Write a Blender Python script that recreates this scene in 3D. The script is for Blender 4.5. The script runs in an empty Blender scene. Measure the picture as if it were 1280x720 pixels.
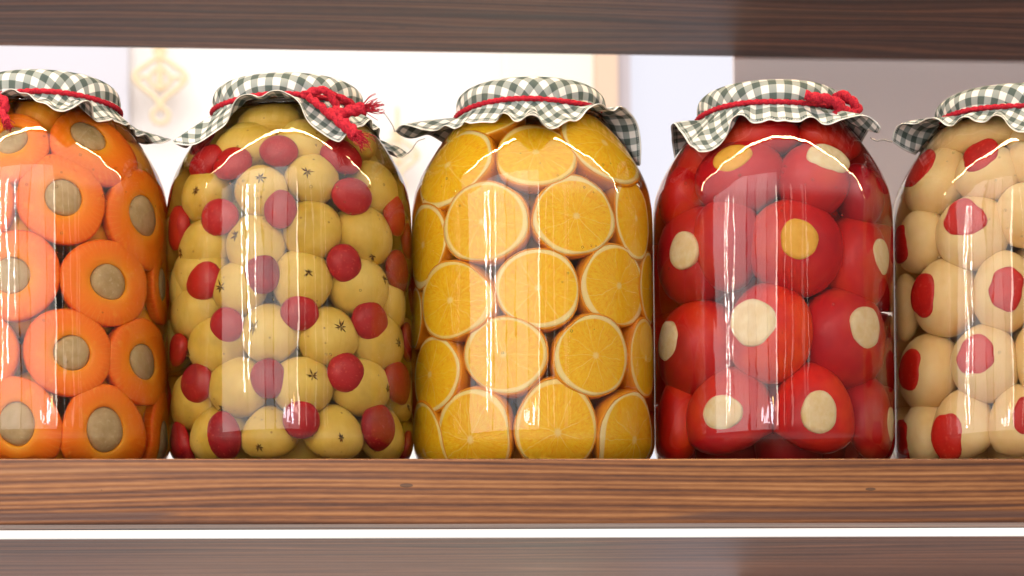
import bpy, math, random
import numpy as np
from mathutils import Vector, Matrix
random.seed(7)
sc = bpy.context.scene
COL = sc.collection
PI = math.pi
MM = 0.001

# ------------------------------------------------------------------ camera
FPX, HOR, DIST = 3000.0, 900.0, 1.5
YAW, ROLL, CAMZ = math.radians(5.0), math.radians(0.55), -0.152
F = Vector((math.sin(YAW), math.cos(YAW), 0))
R0 = Vector((math.cos(YAW), -math.sin(YAW), 0)); U0 = Vector((0, 0, 1))
RR = R0*math.cos(ROLL) - U0*math.sin(ROLL)
UU = U0*math.cos(ROLL) + R0*math.sin(ROLL)
CP = Vector((0, 0, CAMZ)) - F*DIST
cd = bpy.data.cameras.new('camera'); cam = bpy.data.objects.new('camera', cd); COL.objects.link(cam)
m = Matrix((RR, UU, -F)).transposed().to_4x4(); m.translation = CP
cam.matrix_world = m
cd.sensor_width = 36; cd.lens = 36*FPX/1280; cd.shift_y = (HOR-360)/1280
cd.clip_end = 200; cd.clip_start = 0.05
cd.dof.use_dof = True; cd.dof.focus_distance = DIST-0.05; cd.dof.aperture_fstop = 13
sc.camera = cam

def ray(px, py):
    return (F + RR*((px-640)/FPX) + UU*((HOR-py)/FPX))
def at(px, py, y):  # image pixel cast onto plane y; jars, shelves, room and cords placed from pixels
    d = ray(px, py); k = (y-CP.y)/d.y
    return CP + d*k

# ------------------------------------------------------------------ object helpers
def tag(o, label=None, cat=None, group=None, kind=None):
    if label: o['label'] = label
    if cat: o['category'] = cat
    if group: o['group'] = group
    if kind: o['kind'] = kind
    return o
def empty(name, loc):
    o = bpy.data.objects.new(name, None); o.empty_display_size = .01
    COL.objects.link(o); o.location = loc; return o
def mesh_obj(name, verts, faces, mat, parent=None, loc=None, uvs=None, smooth=True):
    """verts in world space; origin moved to loc (or the parent's location)"""
    base = Vector(parent.location) if parent is not None else (Vector(loc) if loc is not None else Vector((0, 0, 0)))
    me = bpy.data.meshes.new(name)
    me.from_pydata([tuple(Vector(v)-base) for v in verts], [], faces)
    if uvs is not None:
        l = me.uv_layers.new(name='UVMap')
        flat = []
        for p in me.polygons:
            for vi in p.vertices: flat += [uvs[vi][0], uvs[vi][1]]
        l.data.foreach_set('uv', flat)
    if smooth: me.polygons.foreach_set('use_smooth', [True]*len(me.polygons))
    me.materials.append(mat); me.update()
    o = bpy.data.objects.new(name, me); COL.objects.link(o)
    if parent is not None: o.parent = parent
    else: o.location = base
    return o
def box_geo(x0, x1, y0, y1, z0, z1, vs, fs):
    b = len(vs)
    vs += [(x0,y0,z0),(x1,y0,z0),(x1,y1,z0),(x0,y1,z0),(x0,y0,z1),(x1,y0,z1),(x1,y1,z1),(x0,y1,z1)]
    fs += [tuple(b+i for i in q) for q in ((0,3,2,1),(4,5,6,7),(0,1,5,4),(1,2,6,5),(2,3,7,6),(3,0,4,7))]
def box(name, x0, x1, y0, y1, z0, z1, mat, parent=None, bevel=0):
    vs, fs = [], []; box_geo(x0,x1,y0,y1,z0,z1,vs,fs)
    c = ((x0+x1)/2, (y0+y1)/2, z0)
    o = mesh_obj(name, vs, fs, mat, parent, c, smooth=False)
    if bevel:
        b = o.modifiers.new('b','BEVEL'); b.width = bevel; b.segments = 3
    return o
def catmull(pts, n):
    pts = [Vector(p) for p in pts]; P = [pts[0]*2-pts[1]] + pts + [pts[-1]*2-pts[-2]]
    out = []
    for i in range(1, len(P)-2):
        for k in range(n):
            t = k/n; a,b,c,d = P[i-1:i+3]
            out.append(0.5*((2*b)+(c-a)*t+(2*a-5*b+4*c-d)*t*t+(3*b-a-3*c+d)*t**3))
    out.append(pts[-1]); return out
def sweep(pts, rad, vs, fs, seg=12, lobes=0, twist=0, closed=False, taper=None, uvs=None):
    """tube along pts; lobes + twist make a laid rope"""
    n = len(pts); b = len(vs)
    T = []
    for i in range(n):
        a = pts[(i-1) % n if closed else max(i-1,0)]; c = pts[(i+1) % n if closed else min(i+1,n-1)]
        T.append((Vector(c)-Vector(a)).normalized())
    up = Vector((0,0,1)) if abs(T[0].z) < .9 else Vector((1,0,0))
    N = (up - T[0]*up.dot(T[0])).normalized(); L = 0
    for i in range(n):
        N = (N - T[i]*N.dot(T[i])).normalized(); B = T[i].cross(N)
        if i: L += (Vector(pts[i])-Vector(pts[i-1])).length
        r = rad*(taper(i/(n-1)) if taper else 1)
        for k in range(seg):
            a = 2*PI*k/seg
            rr = r*(1 + (.20*math.cos(lobes*(a) - twist*L) if lobes else 0))
            vs.append(tuple(Vector(pts[i]) + (N*math.cos(a)+B*math.sin(a))*rr))
            if uvs is not None: uvs.append((k/seg, L*100))
    m_ = n if closed else n-1
    for i in range(m_):
        j = (i+1) % n
        for k in range(seg):
            q = (k+1) % seg
            fs.append((b+i*seg+k, b+i*seg+q, b+j*seg+q, b+j*seg+k))
    if not closed:
        fs.append(tuple(b+k for k in range(seg))[::-1]); fs.append(tuple(b+(n-1)*seg+k for k in range(seg)))

# ------------------------------------------------------------------ node helpers
class G:
    def __init__(s, nt): s.nt = nt; s.N = nt.nodes; s.L = nt.links
    def new(s, t, **kw):
        n = s.N.new(t)
        for k, v in kw.items(): setattr(n, k, v)
        return n
    def put(s, sock, v):
        if isinstance(v, bpy.types.NodeSocket): s.L.new(v, sock)
        elif v is not None:
            if isinstance(v, (tuple, list)) and len(v) == 3 and sock.type == 'RGBA': v = (*v, 1)
            sock.default_value = v
    def m(s, op, a, b=None, c=None, clamp=False):
        n = s.new('ShaderNodeMath', operation=op, use_clamp=clamp)
        s.put(n.inputs[0], a)
        if b is not None: s.put(n.inputs[1], b)
        if c is not None: s.put(n.inputs[2], c)
        return n.outputs[0]
    def noise(s, vec=None, scale=5, detail=3, rough=.5, dist=0, out=0):
        n = s.new('ShaderNodeTexNoise'); n.inputs['Scale'].default_value = scale
        n.inputs['Detail'].default_value = detail; n.inputs['Roughness'].default_value = rough
        n.inputs['Distortion'].default_value = dist
        if vec is not None: s.L.new(vec, n.inputs['Vector'])
        return n.outputs[out]
    def ramp(s, fac, stops):
        n = s.new('ShaderNodeValToRGB'); e = n.color_ramp.elements
        while len(e) > 1: e.remove(e[-1])
        for i, (p, c) in enumerate(stops):
            x = e[0] if i == 0 else e.new(p)
            x.position = p; x.color = (*c, 1) if len(c) == 3 else c
        s.put(n.inputs[0], fac); return n.outputs[0]
    def mix(s, f, a, b, mode='MIX'):
        n = s.new('ShaderNodeMix', data_type='RGBA', blend_type=mode)
        s.put(n.inputs[0], f); s.put(n.inputs[6], a); s.put(n.inputs[7], b); return n.outputs[2]
    def sm(s, x, a, b):
        n = s.new('ShaderNodeMapRange', interpolation_type='SMOOTHSTEP')
        s.put(n.inputs[0], x); n.inputs[1].default_value = a; n.inputs[2].default_value = b
        return n.outputs[0]
    def mapping(s, vec, loc=(0,0,0), rot=(0,0,0), scale=(1,1,1)):
        n = s.new('ShaderNodeMapping'); s.L.new(vec, n.inputs[0])
        n.inputs[1].default_value = loc; n.inputs[2].default_value = rot; n.inputs[3].default_value = scale
        return n.outputs[0]
    def bump(s, h, strength=.2, dist=.001):
        n = s.new('ShaderNodeBump'); s.L.new(h, n.inputs['Height'])
        n.inputs['Strength'].default_value = strength; n.inputs['Distance'].default_value = dist
        return n.outputs[0]
def material(name):
    mt = bpy.data.materials.new(name); mt.use_nodes = True; nt = mt.node_tree
    for n in list(nt.nodes): nt.nodes.remove(n)
    g = G(nt); out = g.new('ShaderNodeOutputMaterial')
    p = g.new('ShaderNodeBsdfPrincipled'); g.L.new(p.outputs[0], out.inputs[0])
    g.p = p; g.out = out; g.tc = g.new('ShaderNodeTexCoord'); g.pos = g.new('ShaderNodeNewGeometry').outputs['Position']
    g.rand = g.new('ShaderNodeObjectInfo').outputs['Random']
    return mt, g
def plain(name, col, rough=.5, spec=.5, metal=0, sss=0):
    mt, g = material(name); g.put(g.p.inputs['Base Color'], col)
    g.p.inputs['Roughness'].default_value = rough; g.p.inputs['Specular IOR Level'].default_value = spec
    g.p.inputs['Metallic'].default_value = metal
    return mt
def emit(name, col, st):
    mt, g = material(name)
    g.put(g.p.inputs['Base Color'], (.08,.08,.08)); g.put(g.p.inputs['Emission Color'], col); g.p.inputs['Emission Strength'].default_value = st
    return mt

# ---- wood
def wood(name, stops, wav=30, off=(0,0,0), rough=.35, coat=.0, freq=260, streak=(.08,.05,.035), bumps=.25, streak_z=None, spec=.5):
    mt, g = material(name); g.p.inputs['Specular IOR Level'].default_value = spec
    v = g.mapping(g.pos, loc=off)
    sep = g.new('ShaderNodeSeparateXYZ'); g.L.new(v, sep.inputs[0])
    big = g.noise(g.mapping(v, scale=(1.3, 9, 13)), 1, 2, .5)
    med = g.noise(g.mapping(v, scale=(5, 30, 45)), 1, 3, .55)
    # growth rings: distorted planes across the board's section
    c = g.m('ADD', g.m('MULTIPLY', sep.outputs[2], freq), g.m('MULTIPLY', sep.outputs[1], freq*.8))
    c = g.m('ADD', c, g.m('MULTIPLY', big, wav)); c = g.m('ADD', c, g.m('MULTIPLY', med, 3.0))
    c2 = g.m('ADD', g.m('MULTIPLY', c, .37), g.m('MULTIPLY', g.noise(g.mapping(v, scale=(2, 14, 20)), 1, 2), 5))
    ring = g.m('ADD', g.m('MULTIPLY', g.m('SINE', c), .5), .5)
    ring2 = g.m('ADD', g.m('MULTIPLY', g.m('SINE', c2), .5), .5)
    fib = g.noise(g.mapping(v, scale=(18, 900, 900)), 1, 2, .6)
    fib2 = g.noise(g.mapping(v, scale=(60, 1500, 1500)), 1, 1, .5)
    patch = g.noise(g.mapping(v, scale=(4.5, 25, 25), loc=(3,1,2)), 1, 3, .6)
    f = g.m('ADD', g.m('MULTIPLY', ring, .26), g.m('MULTIPLY', ring2, .24))
    f = g.m('ADD', f, g.m('MULTIPLY', fib, .34)); f = g.m('ADD', f, g.m('MULTIPLY', patch, .32))
    mot = g.noise(g.mapping(v, scale=(70, 160, 330)), 1, 4, .7)
    f = g.m('ADD', f, g.m('MULTIPLY', mot, .30)); f = g.m('SUBTRACT', f, .29)
    f = g.m('ADD', f, g.m('MULTIPLY', g.m('SUBTRACT', g.noise(g.mapping(v, scale=(1.6, 3, 40), loc=(9,2,4)), 1, 2), .5), .55))
    col = g.ramp(f, stops)
    # dark mineral streaks, long and thin
    st = g.noise(g.mapping(v, scale=(3.2, 40, 85), loc=(1.7,0,.3)), 1, 2, .5)
    sk = g.sm(st, .60, .68)
    if streak_z is not None:
        band = g.m('SUBTRACT', 1, g.sm(g.m('ABSOLUTE', g.m('SUBTRACT', sep.outputs[2], streak_z)), .0010, .0032))
        st2 = g.noise(g.mapping(v, scale=(3.4, 6, 60), loc=(.4,0,.9)), 1, 3, .5)
        sk = g.m('MAXIMUM', g.m('MULTIPLY', sk, .3), g.m('MULTIPLY', band, g.sm(st2, .42, .50)))
    else: sk = g.m('MULTIPLY', sk, .5)
    col = g.mix(g.m('MULTIPLY', sk, .85), col, streak)
    # pores and small nicks
    vo = g.new('ShaderNodeTexVoronoi'); vo.inputs['Scale'].default_value = 1
    g.L.new(g.mapping(v, scale=(22, 60, 70)), vo.inputs['Vector'])
    nick = g.m('MULTIPLY', g.m('LESS_THAN', vo.outputs['Distance'], .085), g.m('GREATER_THAN', g.noise(g.mapping(v, scale=(12,12,12)), 1, 0), .50))
    col = g.mix(g.m('MULTIPLY', nick, .75), col, (.05,.025,.015))
    g.put(g.p.inputs['Base Color'], col)
    g.put(g.p.inputs['Roughness'], g.m('ADD', rough, g.m('MULTIPLY', g.m('SUBTRACT', fib, .5), .25)))
    g.p.inputs['Coat Weight'].default_value = coat; g.p.inputs['Coat Roughness'].default_value = .12
    g.put(g.p.inputs['Normal'], g.bump(g.m('ADD', g.m('MULTIPLY', fib2, .5), g.m('ADD', g.m('MULTIPLY', ring, .6), fib)), bumps, .0004))
    return mt

# ---- glass and brine: real refracting bodies, one interface air-glass and one glass-brine
def glass():
    mt, g = material('jar_glass'); g.N.remove(g.p)
    gl = g.new('ShaderNodeBsdfGlass'); gl.inputs['Color'].default_value = (.985,.995,.985,1)
    gl.inputs['Roughness'].default_value = 0; gl.inputs['IOR'].default_value = 1.47
    h = g.noise(g.mapping(g.pos, scale=(55,55,9)), 1, 2, .5)
    h2 = g.noise(g.mapping(g.pos, scale=(240,240,70)), 1, 2, .6)
    g.L.new(g.bump(g.m('ADD', h, g.m('MULTIPLY', h2, .040)), .42, .0010), gl.inputs['Normal'])
    g.L.new(gl.outputs[0], g.out.inputs[0]); return mt
def brine(name, col):
    mt, g = material(name); g.N.remove(g.p)
    gl = g.new('ShaderNodeBsdfGlass'); g.put(gl.inputs['Color'], col)
    gl.inputs['Roughness'].default_value = 0; gl.inputs['IOR'].default_value = 1.335/1.47
    g.L.new(gl.outputs[0], g.out.inputs[0]); return mt

# ---- fruit materials
def fruit_base(name, rough=.42, spec=.25, sss=.0):
    mt, g = material(name); g.p.inputs['Roughness'].default_value = rough; g.p.inputs['Specular IOR Level'].default_value = spec
    g.uv = g.tc.outputs['UV']; s = g.new('ShaderNodeSeparateXYZ'); g.L.new(g.uv, s.inputs[0]); g.u, g.v = s.outputs[0], s.outputs[1]
    g.rad = g.m('SQRT', g.m('ADD', g.m('MULTIPLY', g.u, g.u), g.m('MULTIPLY', g.v, g.v)))
    g.ang = g.m('ARCTAN2', g.v, g.u)
    # local noise coordinates that differ from fruit to fruit
    c = g.new('ShaderNodeVectorMath', operation='ADD'); g.L.new(g.pos, c.inputs[0])
    cc = g.new('ShaderNodeCombineXYZ'); g.put(cc.inputs[0], g.m('MULTIPLY', g.rand, 7)); g.L.new(cc.outputs[0], c.inputs[1])
    g.lp = c.outputs[0]
    if sss:
        g.p.inputs['Subsurface Weight'].default_value = sss; g.p.inputs['Subsurface Scale'].default_value = .006
        g.p.inputs['Subsurface Radius'].default_value = (1, .45, .15)
    return mt, g
def carrot_mat():
    mt, g = fruit_base('carrot_flesh', .4, .25, .25)
    rr = g.m('ADD', g.rad, g.m('MULTIPLY', g.m('SUBTRACT', g.noise(g.lp, 90, 3), .5), .22))
    col = g.ramp(rr, [(.34,(.97,.38,.02)), (.5,(.97,.27,.008)), (.7,(.96,.215,.005)), (.97,(.90,.165,.004)), (1,(.84,.13,.004))])
    w = g.noise(g.lp, 160, 4, .6)
    col = g.mix(g.sm(w, .55, .8), col, (.97,.34,.03))
    fine = g.m('SINE', g.m('MULTIPLY', g.ang, 46))
    col = g.mix(g.m('MULTIPLY', g.m('MULTIPLY', g.sm(fine, .5, 1), g.sm(g.rad, .5, .9)), .18), col, (.98,.36,.05))
    col = g.mix(g.m('MULTIPLY', g.rand, .35), col, g.mix(1, col, (.96,.80,.8), 'MULTIPLY'))
    g.put(g.p.inputs['Base Color'], col)
    g.put(g.p.inputs['Normal'], g.bump(g.noise(g.lp, 500, 3), .25, .0006)); return mt
def plug_mat(name, a, b, spots=None, scale=120):
    mt, g = fruit_base(name, .45, .25, .2)
    n = g.noise(g.lp, scale, 4, .6); col = g.ramp(n, [(.3, a), (.7, b)])
    if spots: col = g.mix(g.m('MULTIPLY', g.sm(g.noise(g.lp, 420, 2), .6, .72), .5), col, spots)
    g.put(g.p.inputs['Base Color'], col); g.put(g.p.inputs['Normal'], g.bump(n, .3, .001)); return mt
def orange_flesh():
    mt, g = fruit_base('orange_flesh', .38, .3, .25)
    n = g.noise(g.lp, 70, 3); 
    # ten segments with thin pale walls, wandering a little
    a = g.m('ADD', g.ang, g.m('MULTIPLY', g.m('SUBTRACT', n, .5), .5)); a = g.m('ADD', a, g.m('MULTIPLY', g.rand, 5))
    sgm = g.m('ABSOLUTE', g.m('SINE', g.m('MULTIPLY', a, 5)))
    line = g.m('SUBTRACT', 1, g.sm(g.m('MULTIPLY', sgm, g.m('ADD', g.rad, .05)), .015, .085))
    line = g.m('MULTIPLY', line, g.m('MULTIPLY', g.sm(g.noise(g.lp, 60, 2), .35, .6), .55))
    juice = g.noise(g.mapping(g.uv, scale=(7,7,1)), 1, 5, .65, 1.2)
    # juice sacs: radial streaks
    cv = g.new('ShaderNodeCombineXYZ'); g.put(cv.inputs[0], g.m('MULTIPLY', g.ang, 9)); g.put(cv.inputs[1], g.m('MULTIPLY', g.rad, 3)); g.put(cv.inputs[2], g.m('MULTIPLY', g.rand, 30))
    sac = g.noise(cv.outputs[0], 2.2, 3, .6)
    f = g.m('ADD', g.m('MULTIPLY', juice, .5), g.m('MULTIPLY', sac, .5))
    col = g.ramp(f, [(.32,(.93,.38,.004)), (.5,(.98,.535,.010)), (.68,(.99,.65,.04))])
    col = g.mix(line, col, (.98,.72,.2))
    core = g.m('SUBTRACT', 1, g.sm(g.m('ADD', g.rad, g.m('MULTIPLY', g.m('SUBTRACT', juice, .5), .12)), .035, .11))
    col = g.mix(g.m('MULTIPLY', core, .6), col, (.98,.78,.36))
    pith = g.sm(g.m('ADD', g.rad, g.m('MULTIPLY', g.m('SUBTRACT', n, .5), .03)), .845, .885)
    col = g.mix(pith, col, g.mix(g.rand, (.99,.68,.24), (.99,.76,.38)))
    g.put(g.p.inputs['Base Color'], col)
    g.put(g.p.inputs['Normal'], g.bump(f, .35, .001)); return mt
def rind_mat():
    mt, g = fruit_base('orange_rind', .4, .3, .15)
    n = g.noise(g.lp, 60, 3); col = g.ramp(n, [(.3,(.80,.26,.008)), (.7,(.92,.37,.02))])
    g.put(g.p.inputs['Base Color'], col)
    g.put(g.p.inputs['Normal'], g.bump(g.noise(g.lp, 900, 1), .4, .0006)); return mt
def apple_mat():
    mt, g = fruit_base('apple_skin', .4, .3, .2)
    n = g.noise(g.lp, 34, 4, .55)
    col = g.ramp(n, [(.28,(.46,.27,.022)), (.5,(.68,.43,.060)), (.72,(.82,.57,.15))])
    col = g.mix(g.m('MULTIPLY', g.rand, .35), col, (.80,.58,.18))
    st = g.noise(g.mapping(g.uv, scale=(9, 1.4, 1)), 1, 3, .6)
    col = g.mix(g.m('MULTIPLY', g.sm(st, .5, .75), .25), col, (.62,.36,.03))
    vo = g.new('ShaderNodeTexVoronoi'); g.L.new(g.lp, vo.inputs['Vector']); vo.inputs['Scale'].default_value = 190
    sp = g.m('MULTIPLY', g.m('LESS_THAN', vo.outputs['Distance'], .13), g.sm(g.noise(g.lp, 60, 1), .5, .6))
    col = g.mix(g.m('MULTIPLY', sp, .7), col, (.25,.10,.02))
    g.put(g.p.inputs['Base Color'], col); g.put(g.p.inputs['Normal'], g.bump(n, .1, .001)); return mt
def red_mat(name, stops, sc_=40, specks=True, rnd=(.6,.02,.02)):
    mt, g = fruit_base(name, .38, .3, .2)
    n = g.noise(g.lp, sc_, 4, .55); col = g.ramp(n, stops)
    col = g.mix(g.m('MULTIPLY', g.rand, .70), col, rnd)
    cv = g.new('ShaderNodeCombineXYZ'); g.put(cv.inputs[0], g.m('MULTIPLY', g.ang, 5)); g.put(cv.inputs[1], g.rad); g.put(cv.inputs[2], g.m('MULTIPLY', g.rand, 30))
    col = g.mix(g.m('MULTIPLY', g.sm(g.noise(cv.outputs[0], 2.0, 3, .6), .5, .75), .3), col, g.mix(1, col, (1,.45,.45), 'MULTIPLY'))
    if specks: col = g.mix(g.m('MULTIPLY', g.sm(g.noise(g.lp, 600, 1), .62, .72), .3), col, (.8,.12,.08))
    g.put(g.p.inputs['Base Color'], col); g.put(g.p.inputs['Normal'], g.bump(g.noise(g.lp, 220, 3), .15, .001)); return mt

# ---- gingham cloth, 4.5 mm checks, pale hem
CLOTH_A = 69*MM
def gingham():
    mt, g = material('gingham_cotton')
    s = g.new('ShaderNodeSeparateXYZ'); g.L.new(g.tc.outputs['UV'], s.inputs[0])
    def stripe(x):
        w = g.m('PINGPONG', g.m('MULTIPLY', x, 1/4.5), 1.0)
        return g.sm(w, .44, .56)
    a, b = stripe(s.outputs[0]), stripe(s.outputs[1])
    k = g.m('MULTIPLY', g.m('ADD', a, b), .5)
    col = g.ramp(k, [(0,(.80,.76,.70)), (.42,(.27,.30,.28)), (.58,(.25,.28,.26)), (1,(.035,.062,.052))])
    # weave
    wu = g.m('SINE', g.m('MULTIPLY', s.outputs[0], 2*PI/.75)); wv = g.m('SINE', g.m('MULTIPLY', s.outputs[1], 2*PI/.75))
    wv_ = g.m('MULTIPLY', wu, wv)
    col = g.mix(g.m('MULTIPLY', g.m('ADD', wv_, 1), .10), col, (.5,.5,.46))
    dirt = g.noise(g.mapping(g.pos, scale=(30,30,30)), 1, 3)
    col = g.mix(g.m('MULTIPLY', g.sm(dirt, .5, .8), .25), col, g.mix(1, col, (1,.9,.7), 'MULTIPLY'))
    e = g.m('MAXIMUM', g.m('ABSOLUTE', s.outputs[0]), g.m('ABSOLUTE', s.outputs[1]))
    hem = g.m('GREATER_THAN', e, CLOTH_A/MM-1.3)
    col = g.mix(g.m('MULTIPLY', hem, .85), col, (.78,.76,.70))
    stitch = g.m('MULTIPLY', g.m('LESS_THAN', g.m('ABSOLUTE', g.m('SUBTRACT', e, CLOTH_A/MM-2.2)), .25), g.sm(g.m('SINE', g.m('MULTIPLY', g.m('ADD', s.outputs[0], s.outputs[1]), 4)), -.2, .2))
    col = g.mix(g.m('MULTIPLY', stitch, .6), col, (.85,.83,.78))
    g.put(g.p.inputs['Base Color'], col); g.p.inputs['Roughness'].default_value = .9; g.p.inputs['Specular IOR Level'].default_value = .15
    g.put(g.p.inputs['Normal'], g.bump(wv_, .25, .0002))
    tl = g.new('ShaderNodeBsdfTranslucent'); g.put(tl.inputs[0], col)
    mx = g.new('ShaderNodeMixShader'); mx.inputs[0].default_value = .16
    g.L.new(g.p.outputs[0], mx.inputs[1]); g.L.new(tl.outputs[0], mx.inputs[2]); g.L.new(mx.outputs[0], g.out.inputs[0])
    return mt
def cord_mat():
    mt, g = material('red_cotton_cord')
    n = g.noise(g.mapping(g.pos, scale=(900,900,900)), 1, 3)
    g.put(g.p.inputs['Base Color'], g.ramp(n, [(.3,(.20,.004,.014)), (.7,(.50,.018,.032))]))
    g.p.inputs['Roughness'].default_value = .85; g.p.inputs['Specular IOR Level'].default_value = .2
    g.put(g.p.inputs['Normal'], g.bump(n, .5, .0006)); return mt

GLASS = glass(); GING = gingham(); CORD = cord_mat()
CARROT = carrot_mat(); OLIVE = plug_mat('pale_plug', (.40,.27,.11), (.54,.39,.20), (.6,.47,.28))
OFLESH = orange_flesh(); RIND = rind_mat(); APPLE = apple_mat()
CALYX = plain('dried_calyx', (.16,.075,.02), .8, .1)
CHERRY = red_mat('cherry_skin', [(.3,(.20,.002,.012)), (.7,(.40,.005,.016))], 50, True, (.60,.012,.008))
PEPPER = red_mat('pepper_skin', [(.3,(.38,.003,.010)), (.5,(.70,.014,.004)), (.7,(.92,.10,.008))], 17, False, (.42,.003,.018))
CREAM = plug_mat('cream_filling', (.82,.62,.28), (.93,.79,.50)); GOLDP = plug_mat('golden_filling', (.80,.40,.04), (.90,.52,.08))
PALE = plug_mat('pale_fruit_skin', (.84,.53,.21), (.95,.70,.36), None, 30)
REDP = red_mat('red_filling', [(.3,(.36,.004,.008)), (.7,(.60,.014,.012))], 90, True, (.74,.020,.006))
BUB, _g = material('air_bubble'); _n = _g.new('ShaderNodeBsdfGlass'); _n.inputs['IOR'].default_value = 1/1.335; _n.inputs['Roughness'].default_value = 0
_g.L.new(_n.outputs[0], _g.out.inputs[0]); _g.N.remove(_g.p)
LIDM = plain('lid_metal', (.55,.45,.28), .35, .5, .9)

# ------------------------------------------------------------------ jar shape (mm): outer profile r(z)
PROF = [(0,50),(1,61),(4,67.5),(8,71.5),(13,74.3),(17,75.4),(20,75.6),(60,75.6),(110,75.6),(150,75.6),(165,75.2),(176,73.6),(186,69.8),
        (195,64.8),(204,59.0),(211,53.6),(217,48.4),(221,44.6),(224,43),(238,43)]
_z = [p[0] for p in PROF]; _r = [p[1] for p in PROF]
def smooth_prof():
    zz = np.linspace(0, 238, 477); rr = np.interp(zz, _z, _r)
    k = np.ones(13)/13
    body = np.convolve(np.pad(rr, 6, mode='edge'), k, 'valid')
    body[:12] = rr[:12]; return zz, body
PZ, PR = smooth_prof()
def router(z): return float(np.interp(z/MM, PZ, PR))*MM
WALL = 3.0*MM
# inner surface, parametrised by arc length t
iz = PZ[6:].copy(); ir = PR[6:]-3.2
IT = np.concatenate([[0], np.cumsum(np.hypot(np.diff(iz), np.diff(ir)))])
def inner(t):
    """t in mm -> r, z and inward normal (nr, nz) in mm"""
    t = max(t, 1.5); r = float(np.interp(t, IT, ir)); z = float(np.interp(t, IT, iz))
    if t > IT[-1]: z = iz[-1] + (t-IT[-1])
    if t < 0: z = iz[0]; r = ir[0] + t
    z = max(z, 4.0)
    r2, z2 = float(np.interp(t+4, IT, ir)), float(np.interp(t+4, IT, iz)); r1, z1 = float(np.interp(t-4, IT, ir)), float(np.interp(t-4, IT, iz))
    dr, dz = r2-r1, z2-z1; l = math.hypot(dr, dz) or 1
    return r, z, -dz/l, dr/l
def t_of_z(z): return float(np.interp(z, iz, IT))

class Jar:
    def __init__(s, px, name, dy=0.0):
        p = at(px, 400, dy); s.x, s.y, s.name, s.px = p.x, dy, name, px; s.t_items = []
    def trace(s, px, py, dd):
        """follow the sight line through the glass, bent as the brine bends it, to the shell dd mm inside the wall"""
        d = ray(px, py).normalized(); O = CP.copy()
        def e_(P, ins): 
            z = P.z/MM
            return math.hypot(P.x-s.x, P.y-s.y) - (float(np.interp(z, PZ, PR)) - ins)*MM
        k = (s.y-.080-CP.y)/d.y; P = O + d*k; n = 0
        while e_(P, 0) > 0:
            P = P + d*.0008; n += 1
            if n > 110: return None
        P = P - d*.0004; z = P.z/MM
        dr = float(np.interp(z+1, PZ, PR)-np.interp(z-1, PZ, PR))/2
        rd = Vector((P.x-s.x, P.y-s.y, 0)).normalized(); N = Vector((rd.x, rd.y, -dr)).normalized()
        c = -d.dot(N)
        if c <= .02: return None
        eta = 1/1.335; kk = 1-eta*eta*(1-c*c); d2 = (d*eta + N*(eta*c-math.sqrt(kk))).normalized(); n = 0
        ins = 3.2+dd
        while e_(P, ins) > 0:
            P = P + d2*.0005; n += 1
            if n > 200: return None
        th = math.atan2(P.x-s.x, -(P.y-s.y)); return th, t_of_z(P.z/MM)
    def hit(s, px, py, dd=2.0):
        mid = s.px
        for k in range(60):
            q = s.trace(px+(mid-px)*k*.012, py, dd)
            if q: return q
        return 0, t_of_z(100)
    def place(s, cx, cy, w, h, dd=2.0):
        tl, _ = s.hit(cx-w/2, cy, dd); tr_, _ = s.hit(cx+w/2, cy, dd); _, tt = s.hit(cx, cy-h/2, dd)
        cyb = cy+h/2; _, tb = s.hit(cx, min(cyb, 566), dd)
        if cyb > 552: tb -= 3 + (cyb-552)*.75
        th, t0 = (tl+tr_)/2, (tt+tb)/2
        r = inner(t0)[0]
        return th, t0, (tr_-tl)/2*r, (tt-tb)/2      # azimuth, arc pos, half width mm, half height mm
    def P(s, th0, t0, u, v, d, rref):
        """local u (tangential mm), v (along wall mm), d (inward mm) -> world"""
        r, z, nr, nz = inner(t0+v)
        th = th0 + u/rref
        rr = r + nr*d; zz = max(z + nz*d, 3.9)
        rr = max(rr, 1.0)
        return Vector((s.x + rr*MM*math.sin(th), s.y - rr*MM*math.cos(th), zz*MM))

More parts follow.
